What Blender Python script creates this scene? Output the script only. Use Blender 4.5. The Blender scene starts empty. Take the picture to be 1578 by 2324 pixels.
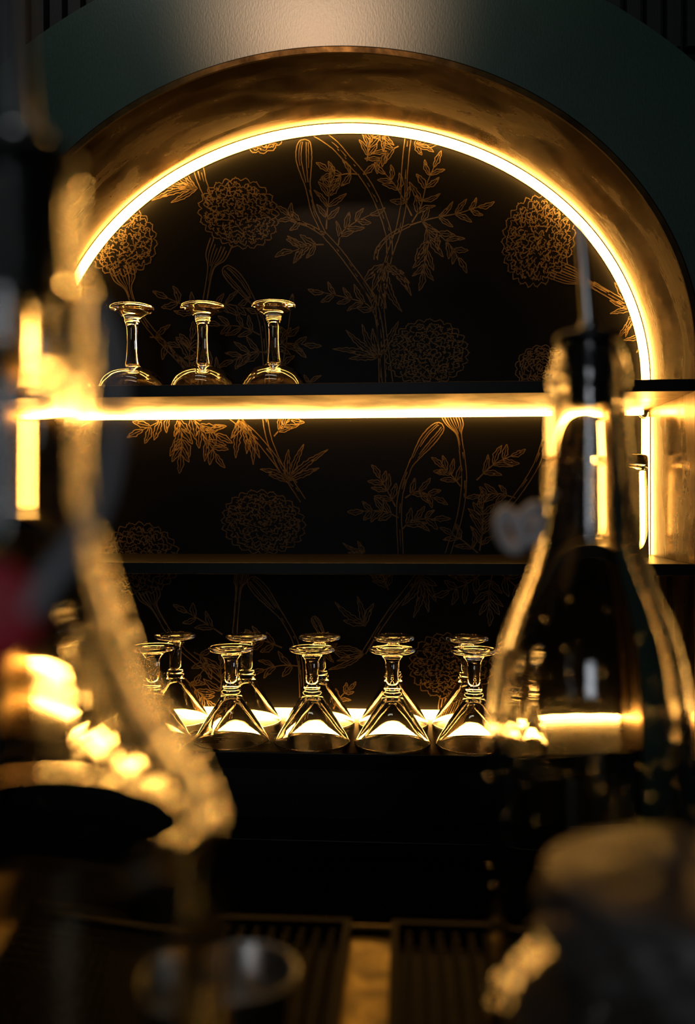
import bpy, bmesh, math, random
from mathutils import Vector, Matrix

# ---------------------------------------------------------------- camera, world, lights
scene = bpy.context.scene
COL = scene.collection
HC = 1.295                                   # eye height; the bar top is 1.05 m
FPX = 2000.0                                 # focal length in pixels of the 1578 x 2324 frame
CAM = Vector((0.1074, -1.1439, HC))
ROT = (Matrix.Rotation(0.0696, 3, 'Z') @ Matrix.Rotation(-0.0053, 3, 'X') @ Matrix.Rotation(0.00168, 3, 'Y'))
cam_data = bpy.data.cameras.new('camera')
cam = bpy.data.objects.new('camera', cam_data)
COL.objects.link(cam)
cam.matrix_world = Matrix.Translation(CAM) @ (ROT @ Matrix.Rotation(math.pi / 2, 3, 'X')).to_4x4()
cam_data.sensor_fit = 'VERTICAL'
cam_data.sensor_height = 36.0
cam_data.lens = FPX / 2324.0 * 36.0
cam_data.clip_start = 0.01
cam_data.dof.use_dof = True
cam_data.dof.focus_distance = 1.24
cam_data.dof.aperture_fstop = 4.2
scene.camera = cam

world = bpy.data.worlds.new('world')
scene.world = world
world.use_nodes = True
world.node_tree.nodes['Background'].inputs[0].default_value = (0.55, 0.62, 0.7, 1)
world.node_tree.nodes['Background'].inputs[1].default_value = 0.0015

def light(name, kind, loc, energy, color, target=None, **kw):
    ld = bpy.data.lights.new(name, kind)
    ld.energy = energy
    ld.color = color
    for k, v in kw.items():
        setattr(ld, k, v)
    o = bpy.data.objects.new(name, ld)
    o.location = loc
    if target is not None:
        o.rotation_euler = (Vector(target) - Vector(loc)).to_track_quat('-Z', 'Y').to_euler()
    COL.objects.link(o)
    return o

light('doorway_daylight', 'AREA', (-0.35, -4.2, 1.9), 8.0, (0.86, 0.92, 1.0), (0.0, 0.0, 1.25),
      shape='RECTANGLE', size=0.45, size_y=0.9)
light('pendant_spot', 'SPOT', (-0.12, -1.05, 2.43), 34.0, (1.0, 0.60, 0.35), (-0.015, 0.0, HC + 0.69), shadow_soft_size=0.045, spot_size=math.radians(22), spot_blend=1.0)

light('facing_fill', 'AREA', (-0.15, -0.45, 2.45), 1.1, (0.95, 0.95, 0.85), (-0.1, 0.0, HC + 0.72), shape='RECTANGLE', size=0.6, size_y=0.08)  # added dim fill that lifts the green facing, not an actual ceiling fixture

scene.view_settings.view_transform = 'Standard'
scene.view_settings.look = 'None'
scene.view_settings.gamma = 1.0
scene.view_settings.use_curve_mapping = False
scene.view_settings.exposure = 0.0
try:
    scene.cycles.max_bounces = 18
    scene.cycles.transmission_bounces = 18
    scene.cycles.glossy_bounces = 8
    scene.cycles.sample_clamp_indirect = 0.0
except Exception:
    pass

# ---------------------------------------------------------------- geometry of the place (metres)
DEP = 0.2287                                 # niche depth
AX, BZ, ZC = 0.47, 0.4043, HC + 0.1868        # elliptical arch: half width, rise, springing height
RO, ZO = 0.696, HC + 0.0473                  # outer edge of the green facing
S1T, S1B = HC + 0.1613, HC + 0.1471
S2T, S2B = HC - 0.0731, HC - 0.0870
S3T, S3B = HC - 0.3220, HC - 0.3420
LEDGE = HC - 0.4340
BAR = 1.05
BAR_FAR = -0.634

def ray(u, v):
    return ROT @ Vector(((u - 789.0) / FPX, 1.0, -(v - 1162.0) / FPX))
def at(u, v, Y):
    d = ray(u, v)
    return CAM + d * ((Y - CAM.y) / d.y)
def away(u, v, dist):
    return CAM + ray(u, v) * dist

# ---------------------------------------------------------------- materials
MATS = {}
def new_mat(name):
    m = bpy.data.materials.new(name)
    m.use_nodes = True
    nt = m.node_tree
    return m, nt, nt.nodes['Principled BSDF']
def plain(name, col, rough=0.5, metal=0.0, **kw):
    m, nt, p = new_mat(name)
    p.inputs['Base Color'].default_value = (*col, 1)
    p.inputs['Roughness'].default_value = rough
    p.inputs['Metallic'].default_value = metal
    for k, v in kw.items():
        p.inputs[k].default_value = v
    MATS[name] = m
    return m
def ramp(nt, src, stops):
    r = nt.nodes.new('ShaderNodeValToRGB')
    e = r.color_ramp.elements
    while len(e) < len(stops):
        e.new(0.5)
    for i, (pos, c) in enumerate(stops):
        e[i].position = pos
        e[i].color = (*c, 1) if len(c) == 3 else c
    nt.links.new(src, r.inputs[0])
    return r
def noise(nt, scale, detail=4, rough=0.55, coord='Object', stretch=(1, 1, 1), dist=0.0):
    tc = nt.nodes.new('ShaderNodeTexCoord')
    mp = nt.nodes.new('ShaderNodeMapping')
    mp.inputs['Scale'].default_value = stretch
    n = nt.nodes.new('ShaderNodeTexNoise')
    n.inputs['Scale'].default_value = scale
    n.inputs['Detail'].default_value = detail
    n.inputs['Roughness'].default_value = rough
    n.inputs['Distortion'].default_value = dist
    nt.links.new(tc.outputs[coord], mp.inputs[0])
    nt.links.new(mp.outputs[0], n.inputs[0])
    return n
def mix(nt, a, b, fac, mode='MIX'):
    m = nt.nodes.new('ShaderNodeMix')
    m.data_type = 'RGBA'
    m.blend_type = mode
    for i, s in ((0, fac), (6, a), (7, b)):
        if hasattr(s, 'links'):
            nt.links.new(s, m.inputs[i])
        else:
            m.inputs[i].default_value = s if i == 0 else (*s, 1)
    return m.outputs[2]
def bump(nt, p, src, strength, distance):
    b = nt.nodes.new('ShaderNodeBump')
    b.inputs['Strength'].default_value = strength
    b.inputs['Distance'].default_value = distance
    nt.links.new(src, b.inputs['Height'])
    nt.links.new(b.outputs[0], p.inputs['Normal'])

def brass(name, coord, stretch, base=(0.62, 0.40, 0.15), dark=(0.10, 0.055, 0.016), r0=0.24, r1=0.5, blot=5.0, bst=(1, 1, 1), rr=(0.3, 0.6)):
    m, nt, p = new_mat(name)
    p.inputs['Metallic'].default_value = 1.0
    streak = noise(nt, 60, 5, 0.65, coord, stretch)
    blotch = noise(nt, blot, 6, 0.62, coord, bst, 0.6)
    rb = ramp(nt, blotch.outputs[0], [(0.28, dark), (0.62, base)])
    rs = ramp(nt, streak.outputs[0], [(0.3, (0.55, 0.55, 0.55)), (0.7, (1, 1, 1))])
    nt.links.new(mix(nt, rb.outputs[0], rs.outputs[0], 0.8, 'MULTIPLY'), p.inputs['Base Color'])
    rq = ramp(nt, blotch.outputs[0], [(rr[0], (r1,) * 3), (rr[1], (r0,) * 3)])
    nt.links.new(rq.outputs[0], p.inputs['Roughness'])
    bump(nt, p, streak.outputs[0], 0.12, 0.0006)
    MATS[name] = m
    return m
brass('brass_lining', 'UV', (0.35, 8, 1), base=(0.36, 0.225, 0.08), dark=(0.09, 0.052, 0.018), r0=0.17, r1=0.36, blot=6.5, bst=(0.8, 2.2, 1), rr=(0.36, 0.60))
brass('brass_shelf', 'Object', (0.35, 8, 8), base=(0.36, 0.24, 0.095), r0=0.3, r1=0.45, blot=9)
brass('brass_dark', 'Object', (0.35, 8, 8), base=(0.13, 0.09, 0.036), dark=(0.05, 0.032, 0.013), r0=0.20, r1=0.32, blot=9)
brass('brass_bar', 'Object', (8, 0.4, 8), base=(0.20, 0.145, 0.045), dark=(0.025, 0.022, 0.01), r0=0.33, r1=0.5, blot=45)
brass('brass_lip', 'Object', (1, 1, 1), base=(0.13, 0.075, 0.026), dark=(0.03, 0.016, 0.007), r0=0.42, r1=0.55, blot=20)

def fabric_paint(name, c0, c1, rough, spec=0.5):
    m, nt, p = new_mat(name)
    n1 = noise(nt, 5, 5, 0.6)
    n2 = noise(nt, 420, 3, 0.6, stretch=(1, 1, 0.4))
    r = ramp(nt, n1.outputs[0], [(0.3, c0), (0.7, c1)])
    r2 = ramp(nt, n2.outputs[0], [(0.3, (0.6, 0.6, 0.6)), (0.7, (1, 1, 1))])
    nt.links.new(mix(nt, r.outputs[0], r2.outputs[0], 0.8, 'MULTIPLY'), p.inputs['Base Color'])
    p.inputs['Roughness'].default_value = rough
    bump(nt, p, n2.outputs[0], 0.25, 0.0006)
    p.inputs['Specular IOR Level'].default_value = spec
    MATS[name] = m
fabric_paint('green_paint', (0.024, 0.062, 0.046), (0.036, 0.086, 0.064), 0.36, 0.9)
fabric_paint('dark_slat', (0.004, 0.006, 0.006), (0.007, 0.009, 0.009), 0.6)

def black_lacquer(name, col, rough, spec=0.5):
    m, nt, p = new_mat(name)
    n = noise(nt, 260, 2, 0.5)
    r = ramp(nt, n.outputs[0], [(0.72, col), (0.80, tuple(min(1, c * 9) for c in col))])
    nt.links.new(r.outputs[0], p.inputs['Base Color'])
    p.inputs['Roughness'].default_value = rough
    p.inputs['Specular IOR Level'].default_value = spec
    MATS[name] = m
black_lacquer('panel_black', (0.0022, 0.0019, 0.0015), 0.42, 0.07)
black_lacquer('edge_black', (0.004, 0.004, 0.0036), 0.4, 0.2)
plain('shelf_black', (0.005, 0.004, 0.003), 0.30, 0.0, **{'Specular IOR Level': 0.08})
plain('cabinet_black', (0.004, 0.004, 0.004), 0.5)
plain('floor_dark', (0.012, 0.010, 0.008), 0.6)

def gold_ink():
    m, nt, p = new_mat('gold_ink')
    n = noise(nt, 90, 4, 0.6)
    r = ramp(nt, n.outputs[0], [(0.3, (0.060, 0.038, 0.011)), (0.7, (0.13, 0.080, 0.023))])
    nt.links.new(r.outputs[0], p.inputs['Base Color'])
    p.inputs['Metallic'].default_value = 0.35
    p.inputs['Roughness'].default_value = 0.6
    MATS['gold_ink'] = m
gold_ink()

def emitter(name, col, strength):
    m, nt, p = new_mat(name)
    p.inputs['Base Color'].default_value = (0.9, 0.85, 0.75, 1)
    n = noise(nt, 40, 2)
    r = ramp(nt, n.outputs[0], [(0.2, tuple(c * 0.95 for c in col)), (0.8, col)])
    nt.links.new(r.outputs[0], p.inputs['Emission Color'])
    p.inputs['Emission Strength'].default_value = strength
    MATS[name] = m
emitter('led_glow', (1.0, 0.48, 0.095), 44.0)

def glass(name, col=(1, 1, 1), ior=1.5, rough=0.0, wave=0.0, wscale=30):
    m, nt, p = new_mat(name)
    p.inputs['Base Color'].default_value = (*col, 1)
    p.inputs['Roughness'].default_value = rough
    p.inputs['IOR'].default_value = ior
    p.inputs['Transmission Weight'].default_value = 1.0
    if wave:
        n = noise(nt, wscale, 2, 0.5)
        bump(nt, p, n.outputs[0], wave, 0.01)
    MATS[name] = m
glass('clear_glass', (1, 1, 1), 1.5)
glass('bottle_glass', (0.98, 0.98, 0.95), 1.5, 0.0, 0.006, 30)
glass('water', (1, 1, 1), 1.33)
plain('steel', (0.62, 0.62, 0.60), 0.28, 1.0)
plain('brushed_steel', (0.50, 0.51, 0.52), 0.36, 1.0)
plain('black_rubber', (0.012, 0.012, 0.013), 0.42)
plain('mat_rubber', (0.003, 0.0026, 0.0022), 0.5, 0.0, **{'Specular IOR Level': 0.03})
plain('grey_strap', (0.46, 0.47, 0.50), 0.45)
plain('red_tag', (0.80, 0.004, 0.035), 0.5)
plain('aluminium', (0.5, 0.45, 0.36), 0.4, 1.0)
plain('pale_paper', (0.88, 0.82, 0.80), 0.5)
def foil():
    m, nt, p = new_mat('grey_foil')
    n = noise(nt, 22, 5, 0.6, 'Object', (1, 1, 2))
    r = ramp(nt, n.outputs[0], [(0.3, (0.07, 0.06, 0.052)), (0.7, (0.18, 0.165, 0.155))])
    nt.links.new(r.outputs[0], p.inputs['Base Color'])
    p.inputs['Roughness'].default_value = 0.48
    p.inputs['Metallic'].default_value = 0.4
    MATS['grey_foil'] = m
foil()

plain('grey_cloth', (0.10, 0.088, 0.078), 0.75)

# ---------------------------------------------------------------- builders
def tag(o, label=None, cat=None, group=None, kind=None):
    if label: o['label'] = label
    if cat: o['category'] = cat
    if group: o['group'] = group
    if kind: o['kind'] = kind
    return o
def empty(name, loc=(0, 0, 0)):
    o = bpy.data.objects.new(name, None)
    o.empty_display_size = 0.02
    o.location = loc
    COL.objects.link(o)
    return o
def mesh_obj(name, verts, faces, mat, parent=None, smooth=False, uvs=None):
    me = bpy.data.meshes.new(name)
    me.from_pydata([tuple(v) for v in verts], [], faces)
    if uvs:
        lay = me.uv_layers.new(name='UVMap')
        for l in me.loops:
            lay.data[l.index].uv = uvs[l.vertex_index]
    if smooth:
        me.polygons.foreach_set('use_smooth', [True] * len(me.polygons))
    me.materials.append(MATS[mat])
    o = bpy.data.objects.new(name, me)
    COL.objects.link(o)
    if parent is not None:
        o.parent = parent
    return o
def fix_normals(o):
    bm = bmesh.new()
    bm.from_mesh(o.data)
    bmesh.ops.recalc_face_normals(bm, faces=bm.faces)
    bm.to_mesh(o.data)
    bm.free()
    return o
def box_vf(x0, x1, y0, y1, z0, z1):
    v = [(x, y, z) for x in (x0, x1) for y in (y0, y1) for z in (z0, z1)]
    f = [(0, 1, 3, 2), (4, 6, 7, 5), (0, 4, 5, 1), (2, 3, 7, 6), (0, 2, 6, 4), (1, 5, 7, 3)]
    return v, f
def box(name, x0, x1, y0, y1, z0, z1, mat, parent=None, bevel=0.0):
    v, f = box_vf(x0, x1, y0, y1, z0, z1)
    o = fix_normals(mesh_obj(name, v, f, mat, parent))
    if bevel:
        b = o.modifiers.new('bevel', 'BEVEL')
        b.width = bevel
        b.segments = 3
    return o
def boxes(name, lst, mat, parent=None):
    V, F = [], []
    for b in lst:
        v, f = box_vf(*b)
        n = len(V)
        V += v
        F += [tuple(i + n for i in q) for q in f]
    return fix_normals(mesh_obj(name, V, F, mat, parent))
def lathe(name, prof, mat, parent=None, seg=64, closed=True, smooth=True, auto=None):
    """prof: list of (r, z); r == 0 ends become poles."""
    V, F, rows = [], [], []
    for r, z in prof:
        if r < 1e-6:
            rows.append([len(V)])
            V.append((0, 0, z))
        else:
            rows.append(list(range(len(V), len(V) + seg)))
            V += [(r * math.cos(2 * math.pi * i / seg), r * math.sin(2 * math.pi * i / seg), z) for i in range(seg)]
    pairs = list(zip(rows[:-1], rows[1:]))
    if closed and not (len(rows[0]) == 1 and len(rows[-1]) == 1):
        pairs.append((rows[-1], rows[0]))
    for a, b in pairs:
        for i in range(seg):
            j = (i + 1) % seg
            if len(a) == 1 and len(b) == 1:
                continue
            if len(a) == 1:
                F.append((a[0], b[j], b[i]))
            elif len(b) == 1:
                F.append((a[i], a[j], b[0]))
            else:
                F.append((a[i], a[j], b[j], b[i]))
    return fix_normals(mesh_obj(name, V, F, mat, parent, smooth))
def spline(pts, n=8):
    """Catmull-Rom through the points (tuples of any length)."""
    out = []
    P = [pts[0]] + list(pts) + [pts[-1]]
    for k in range(1, len(P) - 2):
        a, b, c, d = P[k - 1], P[k], P[k + 1], P[k + 2]
        for i in range(n):
            t = i / n
            out.append(tuple(0.5 * ((2 * b[q]) + (-a[q] + c[q]) * t + (2 * a[q] - 5 * b[q] + 4 * c[q] - d[q]) * t * t
                                    + (-a[q] + 3 * b[q] - 3 * c[q] + d[q]) * t ** 3) for q in range(len(b))))
    out.append(tuple(pts[-1]))
    return out
def tube(name, pts, radii, mat, parent=None, seg=16, flat=1.0):
    pts = [Vector(p) for p in pts]
    if not isinstance(radii, (list, tuple)):
        radii = [radii] * len(pts)
    V, F = [], []
    up = Vector((0.31, 0.9, 0.17)).normalized()
    for i, p in enumerate(pts):
        t = (pts[min(i + 1, len(pts) - 1)] - pts[max(i - 1, 0)]).normalized()
        a = t.cross(up).normalized()
        b = t.cross(a).normalized()
        for k in range(seg):
            w = 2 * math.pi * k / seg
            V.append(p + a * radii[i] * math.cos(w) + b * radii[i] * flat * math.sin(w))
    for i in range(len(pts) - 1):
        for k in range(seg):
            j = (k + 1) % seg
            F.append((i * seg + k, i * seg + j, (i + 1) * seg + j, (i + 1) * seg + k))
    F.append(tuple(range(seg)))
    F.append(tuple((len(pts) - 1) * seg + k for k in range(seg)))
    return fix_normals(mesh_obj(name, V, F, mat, parent, True))
def copy_tree(o, parent=None):
    c = o.copy()
    COL.objects.link(c)
    c.parent = parent
    for ch in list(o.children):
        copy_tree(ch, c)
    return c

def arch_path(inset=0.0, n=96, zbot=None):
    """Niche outline from bottom left over the arch to bottom right: (x, z, nx, nz) with the inward normal."""
    out = []
    a, b = AX - inset, BZ - inset
    if zbot is not None and zbot < ZC:
        out.append((-a, zbot, 1.0, 0.0))
    for i in range(n + 1):
        t = math.pi - math.pi * i / n
        nx, nz = -math.cos(t) / a, -math.sin(t) / b
        l = math.hypot(nx, nz)
        out.append((a * math.cos(t), ZC + b * math.sin(t), nx / l, nz / l))
    if zbot is not None and zbot < ZC:
        out.append((a, zbot, -1.0, 0.0))
    return out

# ---------------------------------------------------------------- the setting
floor = tag(box('floor', -2.4, 2.4, -2.4, 0.5, -0.05, 0.0, 'floor_dark'), 'dark floor behind the bar', 'floor', None, 'structure')

# rear wall of dark vertical slats, seen in both top corners
wall_rear = boxes('wall_rear', [(-2.3, 2.3, 0.066, 0.10, HC + 0.60, 2.6)] + [(a_, b_, 0.066, 0.10, 0.0, HC + 0.5999) for a_, b_ in ((-2.3, -1.94), (-0.98, -0.48), (0.48, 0.98), (1.94, 2.3))], 'dark_slat')
tag(wall_rear, 'nearly black slatted wall behind the green arch', 'wall', None, 'structure')
sv, sf = box_vf(-0.0085, 0.0085, 0.045, 0.0655, HC + 0.605, 2.55)
slat0 = mesh_obj('slat', sv, sf, 'dark_slat', wall_rear)
fix_normals(slat0)
first = True
for side in (-1, 1):
    for k in range(17):
        s = slat0 if first else slat0.copy()
        if not first:
            COL.objects.link(s)
            s.parent = wall_rear
        first = False
        s.location = (side * (0.30 + k * 0.026), 0, 0)

# green facing: a broad arched band around the niche
def facing():
    path = arch_path(-0.0035, 96, S3B)
    inner = [(-AX - 0.0035, 0.0)] + [(p[0], p[1]) for p in path] + [(AX + 0.0035, 0.0)]
    outer = [(-RO, 0.0), (-RO, S3B)]
    for i in range(97):
        t = math.pi - math.pi * i / 96
        outer.append((RO * math.cos(t), ZO + RO * math.sin(t)))
    outer += [(RO, S3B), (RO, 0.0)]
    n = len(inner)
    V = [(x, 0.0, z) for x, z in inner] + [(x, 0.0, z) for x, z in outer]
    V += [(x, 0.04, z) for x, z in inner] + [(x, 0.04, z) for x, z in outer]
    F = []
    for i in range(n - 1):
        F.append((i, i + 1, n + i + 1, n + i))
        F.append((2 * n + i, 3 * n + i, 3 * n + i + 1, 2 * n + i + 1))
        F.append((n + i, n + i + 1, 3 * n + i + 1, 3 * n + i))
        F.append((i, 2 * n + i, 2 * n + i + 1, i + 1))
    return fix_normals(mesh_obj('wall_front', V, F, 'green_paint'))
facing_o = tag(facing(), 'dark green arched wall facing around the lit niche', 'wall', None, 'structure')

# brass lining of the niche (reveal), a shell 3 mm thick, and its front lip
def lining():
    path = arch_path(0.0, 128, S3T)
    path2 = arch_path(-0.003, 128, S3T)
    ny = 6
    V, F, UV = [], [], []
    L = 0
    prev = None
    for k, ((x, z, nx, nz), (x2, z2, _, _)) in enumerate(zip(path, path2)):
        if prev: L += math.hypot(x - prev[0], z - prev[1])
        prev = (x, z)
        for j in range(ny + 1):
            y = -0.002 + (DEP + 0.002) * j / ny
            V.append((x, y, z)); UV.append((L, y))
        for j in (ny, 0):
            y = -0.002 + (DEP + 0.002) * j / ny
            V.append((x2, y, z2)); UV.append((L, y))
    w = ny + 3
    for k in range(len(path) - 1):
        for j in range(w):
            q = (j + 1) % w
            F.append((k * w + j, k * w + q, (k + 1) * w + q, (k + 1) * w + j))
    return fix_normals(mesh_obj('trim_1', V, F, 'brass_lining', None, True, UV))
trim = tag(lining(), 'brushed brass lining of the arched niche', 'trim', None, 'structure')
def flat_shade(o):
    o.data.polygons.foreach_set('use_smooth', [False] * len(o.data.polygons))
m_ = trim.modifiers.new('edges', 'EDGE_SPLIT')
m_.split_angle = math.radians(40)
def sweep(name, path, section, mat, parent=None):
    """section: (inward offset, y) corners, swept along an arch_path-like list."""
    V, F = [], []
    w = len(section)
    for x, z, nx, nz in path:
        for o_, y in section:
            V.append((x + nx * o_, y, z + nz * o_))
    for k in range(len(path) - 1):
        for j in range(w):
            q = (j + 1) % w
            F.append((k * w + j, k * w + q, (k + 1) * w + q, (k + 1) * w + j))
    F.append(tuple(range(w)))
    F.append(tuple((len(path) - 1) * w + j for j in range(w)))
    return fix_normals(mesh_obj(name, V, F, mat, parent))
lip = sweep('front_lip', arch_path(0.0, 128, S3T),
            [(0.0015, -0.004), (0.0015, 0.0), (-0.0075, 0.0), (-0.0075, -0.0025), (-0.0055, -0.004)], 'brass_lip', trim)
tag(lip, 'thin dark brass lip around the opening')

# black back panel with a gold flower print
pp = arch_path(0.0, 96, S3T)
n_ = len(pp)
wall_niche = mesh_obj('wall_niche', [(p[0], DEP, p[1]) for p in pp] + [(p[0], DEP + 0.012, p[1]) for p in pp],
                      [tuple(range(n_)), tuple(range(2 * n_ - 1, n_ - 1, -1))] +
                      [(i, n_ + i, n_ + (i + 1) % n_, (i + 1) % n_) for i in range(n_)], 'panel_black')
tag(fix_normals(wall_niche), 'black back panel of the niche printed with gold marigolds', 'wall', None, 'structure')

# lower cabinet: recessed panel, ledge, doors
tag(box('wall_lower', -0.4675, 0.4675, 0.08, 0.11, LEDGE - 0.02, S3B - 0.001, 'cabinet_black'), 'black recessed panel under the bottom shelf', 'wall', None, 'structure')
cab = empty('back_cabinet', (0, 0.05, 0))
tag(cab, 'black back bar cabinet with a thin ledge under the niche', 'cabinet')
def sub(name, x0, x1, y0, y1, z0, z1, mat, par, bevel=0.0):
    l = par.location
    return box(name, x0 - l.x, x1 - l.x, y0 - l.y, y1 - l.y, z0 - l.z, z1 - l.z, mat, par, bevel)
sub('ledge_top', -0.4675, 0.4675, -0.004, 0.079, LEDGE - 0.02, LEDGE, 'edge_black', cab, 0.0015)
sub('body', -0.4675, 0.4675, 0.02, 0.30, 0.0, LEDGE - 0.021, 'cabinet_black', cab)
for k in range(2):
    d_ = sub('door', -0.46 + k * 0.462, -0.002 + k * 0.462, 0.003, 0.0195, 0.08, LEDGE - 0.03, 'cabinet_black', cab, 0.001)

# ---------------------------------------------------------------- shelves
def shelf(name, zt, zb, label, mat='brass_shelf', x=0.4695):
    e = tag(empty(name, (0, DEP / 2, zb)), label, 'shelf')
    sub('slab', -x, x, 0.004, DEP - 0.0005, zb, zt, mat, e)
    fe = sub('front_edge', -x, x, 0.0, 0.0039, zb - 0.0005, zt + 0.0005, 'edge_black', e, 0.0006)
    tag(fe, 'black front edge')
    return e
shelf('niche_shelf', S1T, S1B, 'top shelf of the niche, brass underside glowing above a light strip')
shelf('niche_shelf', S2T, S2B, 'middle shelf of the niche with a thin black front edge', 'shelf_black')
shelf('niche_shelf', S3T, S3B, 'bottom shelf of the niche, carrying two rows of martini glasses', 'brass_dark')

# ---------------------------------------------------------------- light strips
def strip_thing(name, label):
    e = empty(name, (0, DEP, S1T))
    tag(e, label, 'light strip', 'warm light strips in the niche')
    return e
def local(o, e):
    for v in o.data.vertices:
        v.co -= e.location
    return o
Y1 = DEP - 0.0005
e = strip_thing('light_strip', 'glowing warm light strip following the arch of the niche')
path = [p for p in arch_path(0.0, 128, None) if True]
path = [(-AX, S1T + 0.001, 1.0, 0.0)] + path + [(AX, S1T + 0.001, -1.0, 0.0)]
local(sweep('diffuser', path, [(0.0012, Y1 - 0.017), (0.0060, Y1 - 0.016), (0.0080, Y1 - 0.003), (0.0080, Y1 - 0.0015), (0.0012, Y1 - 0.0015)], 'led_glow', e), e)
local(sweep('channel', path, [(0.0002, Y1 - 0.018), (0.0010, Y1 - 0.018), (0.0010, Y1 - 0.0012), (0.0092, Y1 - 0.0012), (0.0092, Y1 - 0.0002), (0.0002, Y1 - 0.0002)], 'aluminium', e), e)
for sd, lab in ((-1, 'upright warm light strip on the far left side between the shelves'), (1, 'upright warm light strip in the right back corner between the shelves')):
    e = strip_thing('light_strip', lab)
    path = [(sd * AX, S2T + 0.001, -sd, 0.0), (sd * AX, S1B - 0.012, -sd, 0.0)]
    local(sweep('diffuser', path, [(0.0012, Y1 - 0.017), (0.0060, Y1 - 0.016), (0.0080, Y1 - 0.003), (0.0080, Y1 - 0.0015), (0.0012, Y1 - 0.0015)], 'led_glow', e), e)
    local(sweep('channel', path, [(0.0002, Y1 - 0.018), (0.0010, Y1 - 0.018), (0.0010, Y1 - 0.0012), (0.0092, Y1 - 0.0012), (0.0092, Y1 - 0.0002), (0.0002, Y1 - 0.0002)], 'aluminium', e), e)
    if sd == 1:
        w = [at(1447, 932, DEP - 0.012), at(1455, 946, DEP - 0.014), at(1468, 949, DEP - 0.014), at(1474, 936, DEP - 0.012)]
        local(tube('cable', spline([tuple(q) for q in w], 6), 0.0015, 'pale_paper', e, 8), e)
e = strip_thing('light_strip', 'straight warm light strip under the back of the top shelf')
sub('diffuser', -AX + 0.009, AX - 0.009, Y1 - 0.015, Y1 - 0.0015, S1B - 0.0075, S1B - 0.001, 'led_glow', e)
sub('channel', -AX + 0.009, AX - 0.009, Y1 - 0.0012, Y1 - 0.0002, S1B - 0.0080, S1B - 0.0002, 'aluminium', e)
e = strip_thing('light_strip', 'straight warm light strip along the back of the bottom shelf')
sub('diffuser', -AX + 0.004, AX - 0.004, Y1 - 0.011, Y1 - 0.0015, S3T + 0.001, S3T + 0.0065, 'led_glow', e)
sub('channel', -AX + 0.004, AX - 0.004, Y1 - 0.0012, Y1 - 0.0002, S3T + 0.0002, S3T + 0.0078, 'aluminium', e)

# ---------------------------------------------------------------- gold print on the back panel
rng = random.Random(7)
PY = DEP - 0.0004
PXM = 2000.0 / (DEP + 1.1439)                 # pixels per metre on the panel
class Ink:
    def __init__(self):
        self.V, self.F = [], []
    def line(self, pts, w=2.2, w1=None, closed=False):
        """flat printed ribbon through panel points given in drawing units"""
        P = [Vector((p[0], p[1])) for p in pts]
        if closed: P.append(P[0])
        n0 = len(self.V)
        m = len(P)
        if m < 2: return
        for i, p in enumerate(P):
            t = P[min(i + 1, m - 1)] - P[max(i - 1, 0)]
            if t.length < 1e-6: t = Vector((1, 0))
            t.normalize()
            ww = (w if w1 is None else w + (w1 - w) * i / (m - 1)) * 0.5
            nrm = Vector((-t.y, t.x)) * ww
            self.V.append(p + nrm); self.V.append(p - nrm)
        for i in range(m - 1):
            a = n0 + 2 * i
            self.F.append((a, a + 1, a + 3, a + 2))
    def build(self, name):
        V = [at(v.x, v.y, PY) for v in self.V]
        return mesh_obj(name, V, self.F, 'gold_ink', wall_niche)
def jit(a): return rng.uniform(-a, a)

def draw_leaf(ink, p0, p1, w, lw=1.9):
    p0, p1 = Vector(p0), Vector(p1)
    d = p1 - p0
    L = d.length
    if L < 2: return
    t = d / L
    nrm = Vector((-t.y, t.x))
    bend = jit(0.10) * L
    n = max(8, int(L / 5))
    for sgn in (1, -1):
        pts = []
        for i in range(n + 1):
            s = i / n
            prof = 0.72 * math.sin(math.pi * min(1, s ** 0.85)) ** 0.9 if 0 < s < 1 else 0
            ser = 1 + 0.22 * math.sin(s * n * 2.1 + sgn) + jit(0.10)
            pts.append(p0 + d * s + nrm * (sgn * w * 0.5 * prof * ser + bend * math.sin(math.pi * s)))
        ink.line(pts, lw)
    mid = [p0 + d * (0.85 * i / 6) + nrm * bend * math.sin(math.pi * 0.85 * i / 6) for i in range(7)]
    ink.line(mid, lw * 0.9, lw * 0.4)
    if rng.random() < 0.5:
        s = rng.uniform(0.6, 0.95)
        q = p0 + d * s
        ink.line([q - t * L * 0.14 + nrm * bend * 0.6, q + nrm * bend * 0.3], lw * 2.2, 0.4)

def frond(pts, n=4, ln=48, w=15, lw=1.9, taper=0.45, ang=0.75, start=0.12):
    """pinnate leaf: a stalk with pairs of serrated leaflets"""
    ink = Ink()
    c = spline(pts, 8)
    ink.line(c, 3.2, 1.6)
    m = len(c) - 1
    for k in range(n):
        s = start + (1 - start) * (k + 0.5) / (n + 0.3)
        i = min(m - 1, int(s * m))
        p = Vector(c[i])
        t = (Vector(c[i + 1]) - Vector(c[max(0, i - 1)])).normalized()
        for sg in (1, -1):
            a = sg * (ang + jit(0.22))
            dirv = Vector((t.x * math.cos(a) - t.y * math.sin(a), t.x * math.sin(a) + t.y * math.cos(a)))
            l = ln * (1 - (1 - taper) * abs(s - 0.45) * 1.3) * rng.uniform(0.82, 1.12)
            draw_leaf(ink, p + t * jit(3), p + dirv * l, w * rng.uniform(0.8, 1.15), lw)
    t = (Vector(c[-1]) - Vector(c[-2])).normalized()
    draw_leaf(ink, c[-1], Vector(c[-1]) + t * ln * 0.8, w, lw)
    ink.build('frond_print')
def leaves(base, tips, w=15, lw=1.9):
    ink = Ink()
    for tp in tips:
        draw_leaf(ink, (base[0] + jit(4), base[1] + jit(4)), tp, w, lw)
    ink.build('leaf_print')
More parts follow.
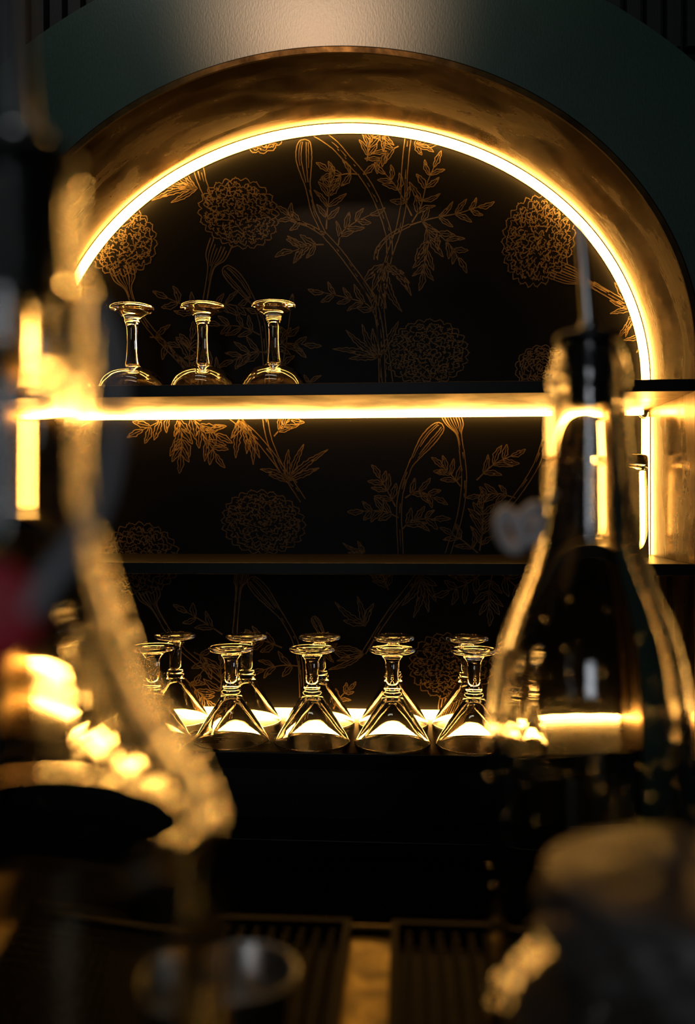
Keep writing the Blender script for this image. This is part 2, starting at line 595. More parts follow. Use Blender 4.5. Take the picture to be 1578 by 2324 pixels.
def stem(pts, w0=11, w1=8, lw=2.0):
    ink = Ink()
    c = spline(pts, 8)
    m = len(c)
    for off in (-1, 1):
        row = []
        for i in range(m):
            t = Vector(c[min(i + 1, m - 1)]) - Vector(c[max(i - 1, 0)])
            t.normalize()
            w = w0 + (w1 - w0) * i / (m - 1)
            row.append(Vector(c[i]) + Vector((-t.y, t.x)) * off * (w * 0.5 + jit(0.4)))
        ink.line(row, lw)
    # broken hatch strokes inside
    for k in range(max(2, m // 4)):
        i = rng.randrange(0, max(1, m - 4))
        ln = rng.randrange(2, 5)
        o = jit(w0 * 0.3)
        seg = []
        for q in c[i:i + ln]:
            seg.append(Vector(q) + Vector((o, o * 0.4)))
        if len(seg) > 1: ink.line(seg, rng.uniform(1.5, 3.4), 0.7)
    ink.build('stem_print')
def calyx(top0, top1, neck, wn, tail, lw=2.2):
    """flared cup under a flower, from the edge top0-top1 to a neck and on to the stem"""
    ink = Ink()
    t0, t1, nk, tl = (Vector(q) for q in (top0, top1, neck, tail))
    d = (tl - nk).normalized()
    nr = Vector((-d.y, d.x))
    if nr.dot(t1 - t0) < 0: nr = -nr
    for k in range(8):
        s = k / 7
        a = t0.lerp(t1, s)
        b = nk + nr * wn * (s - 0.5)
        c = tl + nr * wn * 0.75 * (s - 0.5)
        mid = a.lerp(b, 0.55) + (a - t0.lerp(t1, 0.5)) * 0.28
        w = lw if k in (0, 7) else rng.uniform(1.2, 4.2)
        crv = spline([tuple(a), tuple(mid), tuple(b), tuple(c)], 6)
        if k in (0, 7):
            ink.line(crv, w)
        else:
            e0 = rng.randrange(0, 4)
            ink.line(crv[e0:rng.randrange(10, len(crv))], w, 1.0)
    ink.build('calyx_print')
def bud(tip, mid, w, base, wb, lw=2.2):
    ink = Ink()
    tp, md, bs = Vector(tip), Vector(mid), Vector(base)
    ax = spline([tuple(tp), tuple(md), tuple(bs)], 10)
    m = len(ax)
    for f_, ww in ((1, lw), (-1, lw), (0.35, 1.8), (-0.3, 1.8), (0.62, 1.3), (-0.6, 1.3)):
        row = []
        for i in range(m):
            s = i / (m - 1)
            t = (Vector(ax[min(i + 1, m - 1)]) - Vector(ax[max(i - 1, 0)])).normalized()
            if s < 0.45:
                h = w * 0.5 * math.sqrt(max(0, 1 - ((0.45 - s) / 0.45) ** 2.4))
            else:
                h = wb * 0.5 + (w * 0.5 - wb * 0.5) * (0.5 + 0.5 * math.cos(math.pi * (s - 0.45) / 0.55))
            row.append(Vector(ax[i]) + Vector((-t.y, t.x)) * h * f_ + Vector((jit(0.5), jit(0.5))))
        if abs(f_) < 1: row = row[2:rng.randrange(m // 2 + 2, m - 1)]
        ink.line(row, ww)
    ink.build('bud_print')
def flower(cx, cy, rx, ry, rot=0.0, dens=1.0):
    """marigold head: ruffled rim and ring upon ring of crinkled petals"""
    ink = Ink()
    cr, sr = math.cos(rot), math.sin(rot)
    def P(r, a):
        x, y = rx * r * math.cos(a), ry * r * math.sin(a)
        return (cx + x * cr - y * sr, cy + x * sr + y * cr)
    nl = int(24 * (rx + ry) / 170)
    ph = rng.uniform(0, 6)
    rim = []
    N = nl * 9
    for i in range(N):
        a = 2 * math.pi * i / N
        u = (i / 9.0) % 1.0
        lob = abs(math.sin(math.pi * u)) ** 0.6
        r = 0.90 + 0.10 * lob + 0.02 * math.sin(3 * a + ph) + 0.014 * math.sin(i * 2.4)
        # keyhole necking between the lobes
        rim.append(P(r, a + 0.05 * math.sin(2 * math.pi * u)))
    ink.line(rim, 2.0, None, True)
    rings = [0.84, 0.74, 0.64, 0.54, 0.43, 0.32, 0.20, 0.09]
    for q, rr in enumerate(rings):
        k = max(3, int(nl * rr * 1.15))
        for j in range(k):
            a0 = 2 * math.pi * (j + (q % 2) * 0.5 + jit(0.25)) / k
            wa = 2 * math.pi / k * rng.uniform(0.8, 1.15)
            pts = []
            n = 13
            amp = rng.uniform(0.05, 0.085)
            for i in range(n):
                s = i / (n - 1)
                r = rr - 0.05 + amp * math.sin(math.pi * s) + 0.030 * math.sin(s * rng.choice((7.5, 9.5, 12)) + j) + jit(0.008)
                pts.append(P(r, a0 + wa * (s - 0.5) + jit(0.012) / max(rr, 0.2)))
            ink.line(pts, rng.uniform(1.5, 2.3))
            if rng.random() < 0.75 * dens:
                aa = a0 + jit(wa * 0.4)
                ink.line([P(rr - 0.07, aa), P(rr - 0.02, aa + jit(0.03)), P(rr + 0.03, aa + jit(0.05))], rng.uniform(1.8, 4.6), 0.7)
            if rng.random() < 0.55:
                aa = a0 + wa * jit(0.5)
                ink.line([P(rr + 0.05, aa), P(rr, aa + 0.03 / max(rr, .2)), P(rr - 0.03, aa + jit(0.08) / max(rr, .2))], rng.uniform(1.2, 2.0))
    ink.build('marigold_print')

# upper field, inside the arch
flower(277, 548, 80, 82, 0.5); calyx((247, 610), (300, 597), (291, 655), 15, (302, 690))
stem([(302, 690), (340, 745), (400, 810), (450, 865)], 11, 10)
flower(543, 484, 95, 80, 0.35); calyx((478, 540), (528, 556), (478, 612), 13, (464, 690))
stem([(464, 690), (458, 760), (452, 865)], 11, 10)
stem([(446, 362), (458, 410), (478, 462)], 26, 14)
leaves((448, 428), [(344, 455), (388, 460), (372, 410), (392, 398), (416, 384), (360, 425)], 15)
flower(592, 296, 58, 52)
flower(1222, 545, 84, 108, 0.25); calyx((1268, 592), (1240, 628), (1330, 640), 15, (1380, 668))
stem([(1345, 645), (1400, 678), (1470, 715)], 13, 15)
leaves((1448, 700), [(1385, 712), (1400, 770), (1420, 765), (1378, 600), (1395, 640), (1384, 682)], 16)
leaves((1470, 760), [(1415, 772), (1445, 800)], 14)
flower(970, 800, 97, 76, -0.1); flower(1228, 838, 58, 56)
bud((692, 316), (690, 362), 36, (700, 430), 10); stem([(700, 430), (712, 480), (737, 533)], 10, 9)
bud((508, 606), (540, 640), 32, (578, 690), 12); stem([(578, 690), (596, 740), (606, 865)], 11, 11)
stem([(880, 868), (872, 800), (866, 740), (862, 690)], 24, 18); stem([(868, 868), (864, 760), (850, 690), (819, 636)], 14, 12)
stem([(850, 680), (819, 636), (771, 571), (737, 533)], 13, 11); stem([(737, 533), (700, 512), (660, 500)], 8, 4)
stem([(866, 700), (872, 640), (884, 581), (905, 520), (917, 461)], 14, 12); stem([(917, 461), (919, 383), (929, 292)], 14, 13)
stem([(884, 585), (882, 530), (860, 465), (840, 424), (819, 393)], 13, 14); stem([(819, 393), (790, 362), (755, 325), (705, 292)], 14, 22)
stem([(853, 590), (858, 565), (885, 535), (930, 511)], 8, 6)
frond([(930, 511), (980, 496), (1040, 484), (1085, 470)], 4, 50, 15)
frond([(935, 505), (955, 470), (968, 420), (985, 380)], 4, 52, 16)
frond([(935, 490), (915, 450), (895, 418), (875, 395)], 3, 46, 15)
frond([(960, 500), (975, 535), (968, 575), (960, 615)], 4, 58, 17, ang=0.6)
frond([(975, 510), (1000, 535), (1025, 560), (1040, 585)], 3, 50, 16)
frond([(768, 556), (775, 530), (800, 508), (840, 488)], 3, 48, 15)
frond([(741, 520), (743, 480), (748, 440), (750, 415)], 4, 48, 15)
frond([(815, 396), (790, 394), (762, 398), (745, 388)], 3, 42, 15)
frond([(735, 555), (712, 556), (690, 562), (665, 570)], 3, 54, 17)
frond([(690, 505), (672, 500), (655, 488)], 2, 42, 15)
frond([(857, 728), (835, 692), (792, 677), (735, 664)], 4, 46, 15)
leaves((864, 810), [(785, 749), (822, 735), (755, 792), (792, 814), (906, 728), (846, 745)], 17)
leaves((872, 597), [(930, 643), (934, 671), (913, 708), (877, 701), (826, 640), (918, 620), (845, 660)], 20)
frond([(833, 366), (838, 335), (848, 296)], 3, 46, 16)
frond([(905, 332), (880, 345), (850, 372)], 3, 44, 15)
leaves((942, 330), [(1008, 322), (985, 345), (958, 352), (990, 312), (965, 300)], 15)
leaves((860, 300), [(870, 345), (895, 330), (900, 300), (880, 292)], 14)
frond([(452, 718), (420, 695), (380, 676)], 2, 46, 17)
frond([(600, 800), (640, 780), (690, 782)], 3, 50, 15)
frond([(590, 760), (550, 742), (500, 738)], 3, 46, 15)
frond([(432, 862), (430, 815), (434, 770)], 3, 52, 17)
frond([(520, 866), (480, 830), (430, 790)], 3, 50, 15)
frond([(606, 800), (570, 800), (530, 818)], 3, 50, 15)
frond([(470, 700), (510, 690), (560, 700)], 3, 44, 15)
frond([(606, 850), (640, 830), (660, 700)], 3, 42, 14)
frond([(340, 765), (370, 770), (392, 800)], 2, 44, 15)
leaves((700, 868), [(730, 852), (690, 850)], 10)
# middle field
frond([(400, 935), (365, 955), (325, 975)], 3, 52, 18)
frond([(400, 935), (412, 985), (410, 1030)], 4, 56, 19, ang=0.6)
frond([(420, 935), (455, 965), (490, 985)], 3, 54, 18)
frond([(440, 955), (470, 1000), (490, 1030)], 3, 48, 16)
stem([(512, 935), (580, 990), (640, 1065), (688, 1136)], 15, 13)
stem([(600, 940), (612, 1000), (640, 1065), (670, 1100)], 11, 13)
leaves((548, 950), [(524, 995), (535, 1040), (575, 1055), (590, 1040), (560, 1030)], 20)
frond([(622, 990), (645, 965), (670, 945)], 3, 42, 14)
leaves((655, 1090), [(590, 1065), (655, 1020), (690, 1008), (745, 1020), (725, 1062), (610, 1078)], 17)
flower(597, 1186, 98, 74, 0.15, 0.7); flower(320, 1268, 90, 84, 0.1, 0.7)
bud((1004, 962), (970, 1000), 34, (932, 1055), 11); stem([(932, 1055), (912, 1110), (906, 1165), (910, 1258)], 10, 12)
calyx((996, 932), (1042, 932), (1042, 985), 12, (1048, 1020)); stem([(1048, 1020), (1054, 1090), (1044, 1170), (1016, 1258)], 11, 12)
stem([(1242, 985), (1215, 1060), (1165, 1135), (1100, 1196)], 13, 10)
frond([(905, 1175), (870, 1160), (825, 1160)], 3, 46, 16)
frond([(898, 1150), (880, 1115), (862, 1085)], 3, 44, 16)
frond([(914, 1200), (940, 1180), (985, 1178)], 3, 48, 16)
frond([(920, 1130), (950, 1115), (985, 1130)], 3, 44, 15)
frond([(1046, 1104), (1025, 1078), (1005, 1060)], 3, 42, 15)
frond([(1082, 1090), (1120, 1055), (1160, 1035)], 3, 46, 16)
frond([(1089, 1250), (1096, 1200), (1096, 1155)], 4, 52, 16)
frond([(1085, 1255), (1055, 1230), (1030, 1215)], 2, 46, 15)
frond([(1170, 1130), (1130, 1120), (1090, 1125)], 3, 40, 14)
leaves((828, 1254), [(778, 1232), (812, 1228), (790, 1254)], 11)
# lower field
calyx((302, 1335), (356, 1322), (350, 1378), 15, (376, 1424))
stem([(376, 1424), (420, 1480), (503, 1545)], 10, 10)
calyx((536, 1296), (566, 1296), (541, 1340), 12, (534, 1424)); stem([(534, 1424), (528, 1500), (520, 1600)], 10, 9)
bud((566, 1312), (596, 1345), 32, (640, 1400), 12); stem([(640, 1400), (668, 1450), (682, 1510), (686, 1600)], 11, 10)
frond([(505, 1440), (460, 1410), (425, 1390)], 2, 46, 16)
frond([(503, 1590), (502, 1540), (500, 1500)], 3, 52, 17)
frond([(682, 1512), (640, 1510), (600, 1520)], 2, 46, 15)
frond([(640, 1470), (600, 1455), (560, 1450)], 3, 44, 15)
frond([(420, 1540), (445, 1565), (470, 1590)], 3, 44, 15)
frond([(440, 1480), (470, 1500), (455, 1530)], 2, 42, 15)
frond([(690, 1480), (720, 1470), (760, 1480)], 3, 44, 15)
stem([(958, 1296), (920, 1345), (877, 1402), (826, 1482)], 15, 9)
leaves((953, 1304), [(938, 1402), (973, 1390), (990, 1366), (912, 1375), (992, 1330)], 20)
frond([(882, 1340), (874, 1318), (862, 1296)], 3, 40, 15)
leaves((828, 1420), [(760, 1366), (811, 1353), (849, 1369), (779, 1408)], 17)
leaves((826, 1480), [(740, 1478), (765, 1500), (745, 1520)], 14)
flower(1022, 1512, 97, 76, 0.1); calyx((1000, 1578), (1050, 1570), (1012, 1630), 16, (1006, 1660))
frond([(1100, 1296), (1060, 1325), (1020, 1340)], 3, 50, 17)
frond([(1120, 1296), (1110, 1340), (1110, 1380)], 3, 52, 17)
frond([(1130, 1296), (1170, 1330), (1200, 1370)], 3, 50, 17)
frond([(760, 1600), (775, 1580), (790, 1565)], 2, 32, 12)
bud((710, 1400), (722, 1420), 18, (736, 1450), 8)

# ---------------------------------------------------------------- glasses
def rounded(prof, n=5):
    return spline(prof, n)
def martini(name):
    e = empty(name)
    bowl_out = [(0.0522, 0.0), (0.0525, 0.0006), (0.0520, 0.0018)] + [(0.0520 + (0.0150 - 0.0520) * t, 0.0018 + 0.0582 * t) for t in (0.25, 0.5, 0.75, 0.92)]
    knot = rounded([(0.0150, 0.0600), (0.0128, 0.0635), (0.0122, 0.0655), (0.0134, 0.0680), (0.0132, 0.0710), (0.0112, 0.0745),
                    (0.0096, 0.0790), (0.0088, 0.0870), (0.0090, 0.0960), (0.0097, 0.1060), (0.0110, 0.1130), (0.0150, 0.1185),
                    (0.0185, 0.1212), (0.0260, 0.1230), (0.0303, 0.1245), (0.0314, 0.1262), (0.0310, 0.1282), (0.0290, 0.1292),
                    (0.0180, 0.1296), (0.0130, 0.1290), (0.0090, 0.1283)], 4)
    inner = [(0.0, 0.0605), (0.0035, 0.0602), (0.0080, 0.0580), (0.0125, 0.0545), (0.0260, 0.0345), (0.0400, 0.0150), (0.0508, 0.0012), (0.0514, 0.0002)]
    prof = bowl_out + knot + [(0.0, 0.1278)]
    lathe('bowl_and_stem', list(reversed(prof)) + list(reversed(inner)), 'clear_glass', e, 72)
    return e
def coupe(name):
    e = empty(name)
    bowl = rounded([(0.0478, 0.0), (0.0482, 0.0010), (0.0480, 0.0080), (0.0462, 0.0165), (0.0415, 0.0255), (0.0335, 0.0330), (0.0235, 0.0380),
                    (0.0150, 0.0405), (0.0112, 0.0430), (0.0098, 0.0460), (0.0083, 0.0560), (0.0074, 0.0700), (0.0072, 0.0850), (0.0080, 0.0980),
                    (0.0098, 0.1045), (0.0112, 0.1075), (0.0108, 0.1095), (0.0125, 0.1130), (0.0200, 0.1185), (0.0290, 0.1225), (0.0312, 0.1242),
                    (0.0316, 0.1262), (0.0308, 0.1282), (0.0280, 0.1290), (0.0160, 0.1288)], 4) + [(0.0, 0.1278)]
    inner = [(0.0, 0.0385), (0.0080, 0.0380), (0.0200, 0.0355), (0.0310, 0.0305), (0.0395, 0.0235), (0.0444, 0.0155), (0.0466, 0.0078), (0.0470, 0.0003)]
    lathe('bowl_and_stem', list(reversed(bowl)) + list(reversed(inner)), 'clear_glass', e, 72)
    return e
# bottom shelf: two rows of upturned martini glasses
mg = martini('martini_glass')
used = [False]
def put(src, flag, pos, label, cat, group):
    o = src if not flag[0] else copy_tree(src)
    flag[0] = True
    o.location = pos
    o.rotation_euler.z = rng.uniform(0, 6.28)
    return tag(o, label, cat, group)
words = ['leftmost', 'second from left', 'middle', 'fourth from left', 'rightmost']
for k, u in enumerate((348, 525, 709, 891, 1076)):
    p = at(u, 1600, 0.061)
    extra = [', partly behind the tall bottle', '', '', '', ', beside the pale bottle'][k]
    put(mg, used, (p.x, 0.061, S3T + 0.0002), 'upturned martini glass in the front row, ' + words[k] + extra, 'martini glass', 'upturned martini glasses')
for k, u in enumerate((398, 560, 726, 893, 1061)):
    p = at(u, 1600, 0.172)
    put(mg, used, (p.x, 0.172, S3T + 0.0002), 'upturned martini glass in the back row, ' + words[k], 'martini glass', 'upturned martini glasses')
# top shelf: upturned coupes
cg = coupe('coupe_glass')
used = [False]
cw = ['leftmost, seen through the tall bottle', 'second from left', 'third from left', 'rightmost']
for k, u in enumerate((140, 300, 460, 621)):
    p = at(u, 780, 0.105)
    put(cg, used, (p.x, 0.105, S1T + 0.0003), 'upturned coupe glass on the top shelf, ' + cw[k], 'coupe glass', 'upturned coupe glasses')
# middle shelf: an upturned tumbler in the right corner
p = at(1424, 1200, 0.165)
tg = empty('highball_glass', (p.x, 0.165, S2T + 0.0003))
tag(tg, 'upturned tall tumbler in the right corner of the middle shelf', 'tumbler')
lathe('tumbler_body', [(0.0, 0.1490), (0.0200, 0.1485), (0.0262, 0.1480), (0.0285, 0.1460), (0.0290, 0.1400), (0.0292, 0.1000), (0.0298, 0.0400), (0.0302, 0.0006), (0.0300, 0.0),
                       (0.0284, 0.0), (0.0281, 0.0400), (0.0275, 0.1000), (0.0268, 0.1240), (0.0235, 0.1330), (0.0120, 0.1350), (0.0, 0.1352)], 'clear_glass', tg, 72)

# ---------------------------------------------------------------- the bar in front
barc = empty('bar_counter', (0, -0.95, 0))
tag(barc, 'bar counter with a stained brass top between the rubber mats', 'bar counter')
sub('top', -1.0, 1.0, BAR_FAR - 0.62, BAR_FAR, BAR - 0.03, BAR, 'brass_bar', barc, 0.003)
sub('front_panel', -0.98, 0.98, BAR_FAR - 0.60, BAR_FAR - 0.03, 0.0, BAR - 0.0302, 'cabinet_black', barc)
rl = tube('edge_bead', [(-0.98, BAR_FAR - 0.004 + 0.95, BAR + 0.001), (0.98, BAR_FAR - 0.004 + 0.95, BAR + 0.001)], 0.0035, 'brass_bar', barc, 12)

def on_bar(u, v, z=BAR):
    d = ray(u, v)
    return CAM + d * ((z - CAM.z) / d.z)
def rubber_mat(x0, x1, label):
    y0, y1 = BAR_FAR - 0.30, BAR_FAR - 0.009
    e = tag(empty('bar_mat', ((x0 + x1) / 2, (y0 + y1) / 2, BAR + 0.0003)), label, 'bar mat', 'rubber bar mats')
    hx, hy = (x1 - x0) / 2, (y1 - y0) / 2
    box('base', -hx, hx, -hy, hy, 0.0, 0.002, 'mat_rubber', e)
    boxes('rim', [(-hx, hx, hy - 0.004, hy, 0.0021, 0.010), (-hx, hx, -hy, -hy + 0.004, 0.0021, 0.010),
                  (-hx, -hx + 0.004, -hy + 0.0041, hy - 0.0041, 0.0021, 0.010), (hx - 0.004, hx, -hy + 0.0041, hy - 0.0041, 0.0021, 0.010)], 'mat_rubber', e)
    v, f = box_vf(-0.0016, 0.0016, -hy + 0.006, hy - 0.006, 0.0021, 0.0070)
    rib0 = fix_normals(mesh_obj('rib', v, f, 'mat_rubber', e))
    n = int((2 * hx - 0.012) / 0.0082)
    for k in range(n):
        r = rib0 if k == 0 else rib0.copy()
        if k:
            COL.objects.link(r); r.parent = e
        r.location = (-hx + 0.010 + k * (2 * hx - 0.020) / (n - 1), 0, 0)
    m = int(2 * hy / 0.0082)
    lst = []
    for k in range(n):
        xx = -hx + 0.010 + k * (2 * hx - 0.020) / (n - 1)
        for q in range(m - 1):
            yy = -hy + 0.008 + q * 0.0082
            lst.append((xx - 0.0010, xx + 0.0010, yy - 0.0012, yy + 0.0012, 0.00701, 0.0086))
    nb = boxes('nubs', lst, 'mat_rubber', e)
    tag(nb, kind='stuff')
    return e
xl = at(800, 2090, BAR_FAR).x
xr = at(890, 2090, BAR_FAR).x
rubber_mat(xl - 0.19, xl, 'black ribbed rubber bar mat left of the bare brass strip')
rubber_mat(xr, xr + 0.19, 'black ribbed rubber bar mat right of the bare brass strip')

# ---------------------------------------------------------------- bottles
def bottle(name, loc, outer, thick, level, liquid, label, glassmat='bottle_glass', foot=0.012):
    """outer: (r, z) from the heel up to the lip, z above the bar"""
    e = tag(empty(name, loc), label, 'bottle')
    prof = [(0.0, 0.004), (outer[0][0] * 0.6, 0.003), (outer[0][0] * 0.85, 0.0)] + spline(outer, 6)
    inn = []
    for r, z in spline(outer, 6):
        if z >= foot:
            inn.append((max(0.003, r - thick(z)), z))
    inn = [(0.0, foot), (inn[0][0] * 0.8, foot)] + inn
    top = prof[-1]
    inn[-1] = (inn[-1][0], top[1])
    full = prof + [((top[0] + inn[-1][0]) / 2, top[1] + 0.001)] + list(reversed(inn))
    body = lathe('glass_body', full, glassmat, e, 96)
    if level:
        lq = [(0.0, foot - 0.0004)]
        for r, z in inn[1:]:
            if z < level:
                lq.append((r + 0.0003, max(z, foot - 0.0004)))
        rl_ = lq[-1][0]
        lq += [(rl_, level), (rl_ - 0.0015, level - 0.0006), (0.0, level - 0.0008)]
        lathe('liquid', lq, liquid, e, 96)
    return e
def pourer(e, z, rn, spout, rs):
    """free-pour stopper: ribbed rubber plug and flange with a steel spout"""
    plug = [(0.0, z - 0.026), (rn * 0.72, z - 0.026)]
    for k in range(5):
        zz = z - 0.025 + k * 0.005
        plug += [(rn * (0.76 + 0.035 * k), zz), (rn * (0.82 + 0.035 * k), zz + 0.0022), (rn * (0.78 + 0.035 * k), zz + 0.0042)]
    plug += [(rn * 0.9, z + 0.0014), (0.0, z + 0.0014)]
    lathe('stopper_plug', plug, 'black_rubber', e, 48)
    fl = spline([(rn * 0.5, z + 0.0016), (rn * 1.22, z + 0.0016), (rn * 1.27, z + 0.0030), (rn * 1.22, z + 0.0048), (rn * 0.85, z + 0.0062), (rn * 0.5, z + 0.0066)], 4)
    lathe('stopper_flange', [(0.0, z + 0.0016)] + fl + [(0.0, z + 0.0066)], 'black_rubber', e, 48)
    lathe('spout_collar', [(0.0, z + 0.0067), (rs * 1.7, z + 0.0067), (rs * 1.9, z + 0.0085), (rs * 1.6, z + 0.0105), (0.0, z + 0.0108)], 'steel', e, 32)
    c = spline(spout, 8)
    tube('spout', c, [rs * (1.15 - 0.35 * i / (len(c) - 1)) for i in range(len(c))], 'steel', e, 20)

ZR = HC - BAR                                          # camera height above the bar top
# bottle on the right, about 0.38 m from the camera
pr = away(1336, 1143, 0.38)
hz = lambda v, ppm: ZR + (1143 - v) / ppm
R_ = 5263.0
bot_r = [(0.0395, 0.0), (0.0428, 0.004), (0.0434, 0.012), (0.0434, 0.06), (0.0434, 0.11), (0.0434, hz(1690, R_)), (0.0428, hz(1620, R_)), (0.0400, hz(1500, R_)),
         (0.0347, hz(1400, R_)), (0.0270, hz(1300, R_)), (0.0222, hz(1210, R_)), (0.0196, hz(1110, R_)), (0.0180, hz(1000, R_)), (0.0168, hz(920, R_)),
         (0.0166, hz(880, R_)), (0.0172, hz(872, R_)), (0.0174, hz(845, R_)), (0.0168, hz(836, R_)), (0.0150, hz(800, R_)), (0.0148, hz(786, R_))]
br = bottle('liquor_bottle', (pr.x, pr.y, BAR + 0.0003), bot_r, lambda z: 0.0060 - 0.0020 * max(0.0, min(1.0, (z - 0.20) / 0.06)), None, 'water',
            'clear glass bottle on the right with a black stopper and thin steel spout')
zt = bot_r[-1][1] + 0.001
dx = -20 / R_
pourer(br, zt, 0.0112, [(0.0, 0.0, zt + 0.008), (dx * 0.25, 0, zt + 0.020), (dx * 0.6, 0.0, zt + 0.038), (dx * 1.1, 0.0, zt + 0.056)], 0.0021)

# beads of water on its glass
V, F = [], []
dr = random.Random(11)
prof_r = spline(bot_r, 6)
def rad_at(z):
    for (r0, z0), (r1, z1) in zip(prof_r[:-1], prof_r[1:]):
        if z0 <= z <= z1 and z1 > z0:
            return r0 + (r1 - r0) * (z - z0) / (z1 - z0)
    return 0.0434
for k in range(110):
    z = hz(dr.uniform(1360, 2000) if k % 3 else dr.uniform(1480, 1860), R_)
    a = dr.uniform(0, 2 * math.pi)
    R0 = rad_at(z)
    q = dr.uniform(0.00025, 0.0008)
    cx, cy = R0 * math.cos(a), R0 * math.sin(a)
    n0 = len(V)
    V += [(cx, cy, z + q * 1.2), (cx, cy, z - q * 1.2)]
    for i in range(1, 5):
        th = math.pi * i / 5
        for j in range(8):
            b = 2 * math.pi * j / 8
            V.append((cx + q * math.sin(th) * math.cos(b), cy + q * math.sin(th) * math.sin(b), z + q * 1.2 * math.cos(th)))
    for j in range(8):
        p2 = (j + 1) % 8
        F.append((n0, n0 + 2 + j, n0 + 2 + p2))
        F.append((n0 + 1, n0 + 26 + p2, n0 + 26 + j))
        for i in range(3):
            F.append((n0 + 2 + i * 8 + j, n0 + 10 + i * 8 + j, n0 + 10 + i * 8 + p2, n0 + 2 + i * 8 + p2))
tag(fix_normals(mesh_obj('water_beads', V, F, 'water', br, True)), kind='stuff')

# bottle on the left, about 0.18 m from the camera
pl = away(50, 1143, 0.18)
L_ = 11111.0
bot_l = [(0.0365, 0.0), (0.0398, 0.004), (0.0408, 0.012), (0.0410, 0.06), (0.0410, 0.11), (0.0410, hz(1960, L_)), (0.0402, hz(1850, L_)), (0.0378, hz(1780, L_)),
         (0.0340, hz(1700, L_)), (0.0270, hz(1560, L_)), (0.0225, hz(1430, L_)), (0.0185, hz(1300, L_)), (0.0150, hz(1170, L_)), (0.0138, hz(1050, L_)),
         (0.0134, hz(940, L_)), (0.0136, hz(860, L_)), (0.0146, hz(820, L_)), (0.0150, hz(740, L_)), (0.0148, hz(660, L_)), (0.0132, hz(610, L_)), (0.0124, hz(520, L_)), (0.0121, hz(410, L_))]
bl = bottle('liquor_bottle', (pl.x, pl.y, BAR + 0.0003), bot_l, lambda z: 0.0072 - 0.0036 * max(0.0, min(1.0, (z - 0.20) / 0.06)), None, 'water',
            'tall clear bottle at the left edge with a black stopper and golden gleams')
zt = bot_l[-1][1] + 0.001
pourer(bl, zt, 0.0090, [(0.0, 0.0, zt + 0.008), (-0.0006, 0, zt + 0.018), (-0.0010, 0, zt + 0.030), (-0.0016, 0.0, zt + 0.050)], 0.0029)

# strap with a red tag hung around the left bottle's neck
st = empty('bottle_strap', tuple(pl + Vector((0, -0.02, 0))))
tag(st, 'thin grey strap looping down beside the left bottle neck to a red tag', 'strap')
sp = [(212, 690, 0.172), (248, 780, 0.170), (262, 900, 0.166), (256, 1010, 0.162), (232, 1120, 0.158), (180, 1225, 0.154), (115, 1310, 0.151), (60, 1390, 0.150)]
c = spline([tuple(away(*q) - st.location) for q in sp], 6)
tube('strap_band', c, 0.0021, 'grey_strap', st, 12, 0.4)
q = away(-32, 1395, 0.150) - st.location
tg_ = lathe('tag_disc', spline([(0.0085, -0.0010), (0.0094, -0.0005), (0.0094, 0.0005), (0.0085, 0.0010)], 3) + [(0.0, 0.0010), (0.0, -0.0010)], 'red_tag', st, 40, False)
tg_.location = q
tg_.rotation_euler = (math.radians(84), 0, math.radians(8))
tag(tg_, 'round red tag')

# pale two-lobed tie on the right bottle
kn = empty('ribbon_knot', tuple(away(1180, 1205, 0.345)))
tag(kn, 'small pale ribbon knot hanging left of the right bottle', 'ribbon')
for nm, u, v, rx_, rz_, tilt in (('loop', 1160, 1205, 0.0058, 0.0098, 0.35), ('loop', 1206, 1190, 0.0062, 0.0085, -0.3)):
    cpt = away(u, v, 0.345) - kn.location
    pts = []
    for i in range(25):
        a = 2 * math.pi * i / 24
        x, z = rx_ * 0.62 * math.cos(a), rz_ * 0.75 * math.sin(a)
        pts.append(tuple(cpt + Vector((x * math.cos(tilt) - z * math.sin(tilt), 0.002 * math.sin(2 * a), x * math.sin(tilt) + z * math.cos(tilt)))))
    tube(nm, pts, 0.0026, 'pale_paper', kn, 12, 1.6)
tube('tie', [tuple(away(1190, 1200, 0.344) - kn.location), tuple(away(1225, 1165, 0.350) - kn.location), tuple(away(1262, 1120, 0.362) - kn.location)], 0.0012, 'pale_paper', kn, 10)

# squat jar with a crumpled grey foil cover, closest thing at bottom right
pj = away(1545, 1143, 0.215)
J_ = 2000 / 0.215
jar = tag(empty('covered_jar', (pj.x, pj.y, BAR + 0.0003)), 'squat glass jar with a crumpled grey foil cover at bottom right', 'jar')
zt = hz(1990, J_)
jo = [(0.044, 0.0), (0.0475, 0.004), (0.048, 0.012), (0.048, 0.07), (0.0475, hz(2360, J_)), (0.0440, hz(2280, J_)), (0.0370, hz(2200, J_)), (0.0318, hz(2140, J_)), (0.0305, hz(2090, J_)), (0.0305, zt - 0.002)]
prof = [(0.0, 0.004), (0.038, 0.0)] + spline(jo, 5)
inn = [(max(0.004, r - 0.0050), z) for r, z in spline(jo, 5) if z > 0.01]
lathe('glass_body', prof + list(reversed(inn)) + [(0.0, 0.010)], 'bottle_glass', jar, 80)
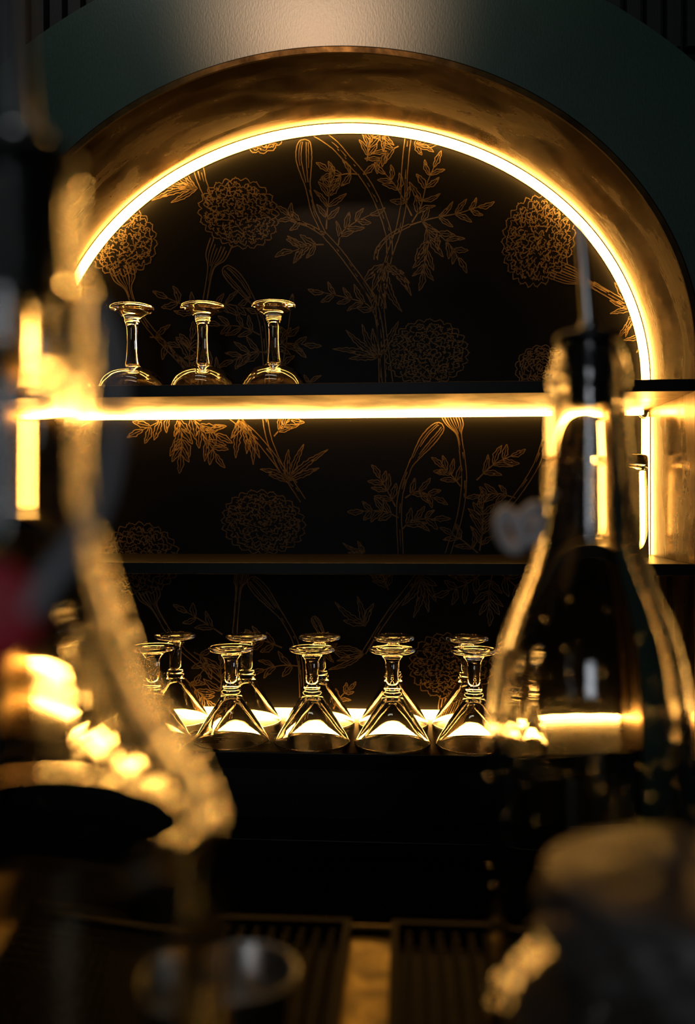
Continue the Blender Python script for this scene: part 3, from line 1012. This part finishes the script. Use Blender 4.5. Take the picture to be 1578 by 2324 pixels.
# dark crumpled filling seen through the glass
V, F = [], []
ci = [(0.004, 0.0112)] + [(max(0.004, r - 0.0062), z) for r, z in spline(jo, 5) if 0.0112 < z < zt - 0.006]
for r, z in ci:
    for j in range(96):
        a = 2 * math.pi * j / 96
        sp_ = a * 2.0 + z * 150.0
        rr = r - 0.0012 - 0.0011 * math.sin(sp_ * 3) - 0.0008 * math.sin(sp_ * 7 + 1)
        V.append((max(0.002, rr) * math.cos(a), max(0.002, rr) * math.sin(a), z))
for i in range(len(ci) - 1):
    for j in range(96):
        q = (j + 1) % 96
        F.append((i * 96 + j, i * 96 + q, (i + 1) * 96 + q, (i + 1) * 96 + j))
F.append(tuple(range(96)))
F.append(tuple((len(ci) - 1) * 96 + j for j in range(96)))
tag(fix_normals(mesh_obj('filling', V, F, 'grey_cloth', jar, True)), 'dark grey crumpled filling')
# foil cover: pleated cap that hangs over neck and shoulder
V, F = [], []
rows, seg = 26, 120
fr = random.Random(3)
ph = [fr.uniform(0, 6.28) for _ in range(6)]
for i in range(rows):
    s = i / (rows - 1)
    if s < 0.28:
        r = 0.0315 * (s / 0.28) ** 0.7
        z = zt + 0.0022 - 0.0016 * (s / 0.28) ** 3
    else:
        k = (s - 0.28) / 0.72
        z = zt + 0.0006 - 0.017 * k
        r = 0.0322 + 0.0006 * k
    for j in range(seg):
        a = 2 * math.pi * j / seg
        k = max(0.0, (s - 0.25) / 0.75)
        wv = 0.0011 * math.sin(9 * a + 5.0 * k * 2 + ph[0]) + 0.0009 * math.sin(14 * a - 7 * k + ph[1]) + 0.0006 * math.sin(23 * a + 11 * k + ph[2])
        rr = r + wv * min(1, k * 1.6 + 0.1) + 0.0010 * k
        V.append((rr * math.cos(a), rr * math.sin(a), z + (0.0012 * math.sin(3 * a + ph[3]) + 0.0007 * math.sin(7 * a + ph[4])) * (0.4 + k)))
for i in range(rows - 1):
    for j in range(seg):
        q = (j + 1) % seg
        F.append((i * seg + j, i * seg + q, (i + 1) * seg + q, (i + 1) * seg + j))
fc = fix_normals(mesh_obj('foil_cover', V, F, 'grey_foil', jar, True))
sm = fc.modifiers.new('thick', 'SOLIDIFY')
sm.thickness = 0.0004
sm.offset = 1.0
tag(fc, 'crumpled grey foil cover')

# steel jigger at the bottom, in front of the left mat
pg = away(545, 1143, 0.27)
G_ = 2000 / 0.27
ht = hz(2195, G_)
jg = tag(empty('jigger', (pg.x, pg.y, BAR + 0.0003)), 'small steel double jigger standing in front of the left rubber mat', 'jigger')
go = [(0.0150, 0.0), (0.0152, 0.001), (0.0110, ht * 0.40), (0.0085, ht * 0.45), (0.0085, ht * 0.47), (0.0120, ht * 0.55), (0.0172, ht - 0.001), (0.0176, ht - 0.0004), (0.0172, ht)]
gi = [(0.0166, ht - 0.0008), (0.0112, ht * 0.56), (0.0, ht * 0.52)]
lathe('cups', [(0.0, 0.0006)] + go + gi, 'brushed_steel', jg, 64)
lathe('band', [(0.0087, ht * 0.452), (0.0096, ht * 0.453), (0.0096, ht * 0.468), (0.0087, ht * 0.469)], 'steel', jg, 48)
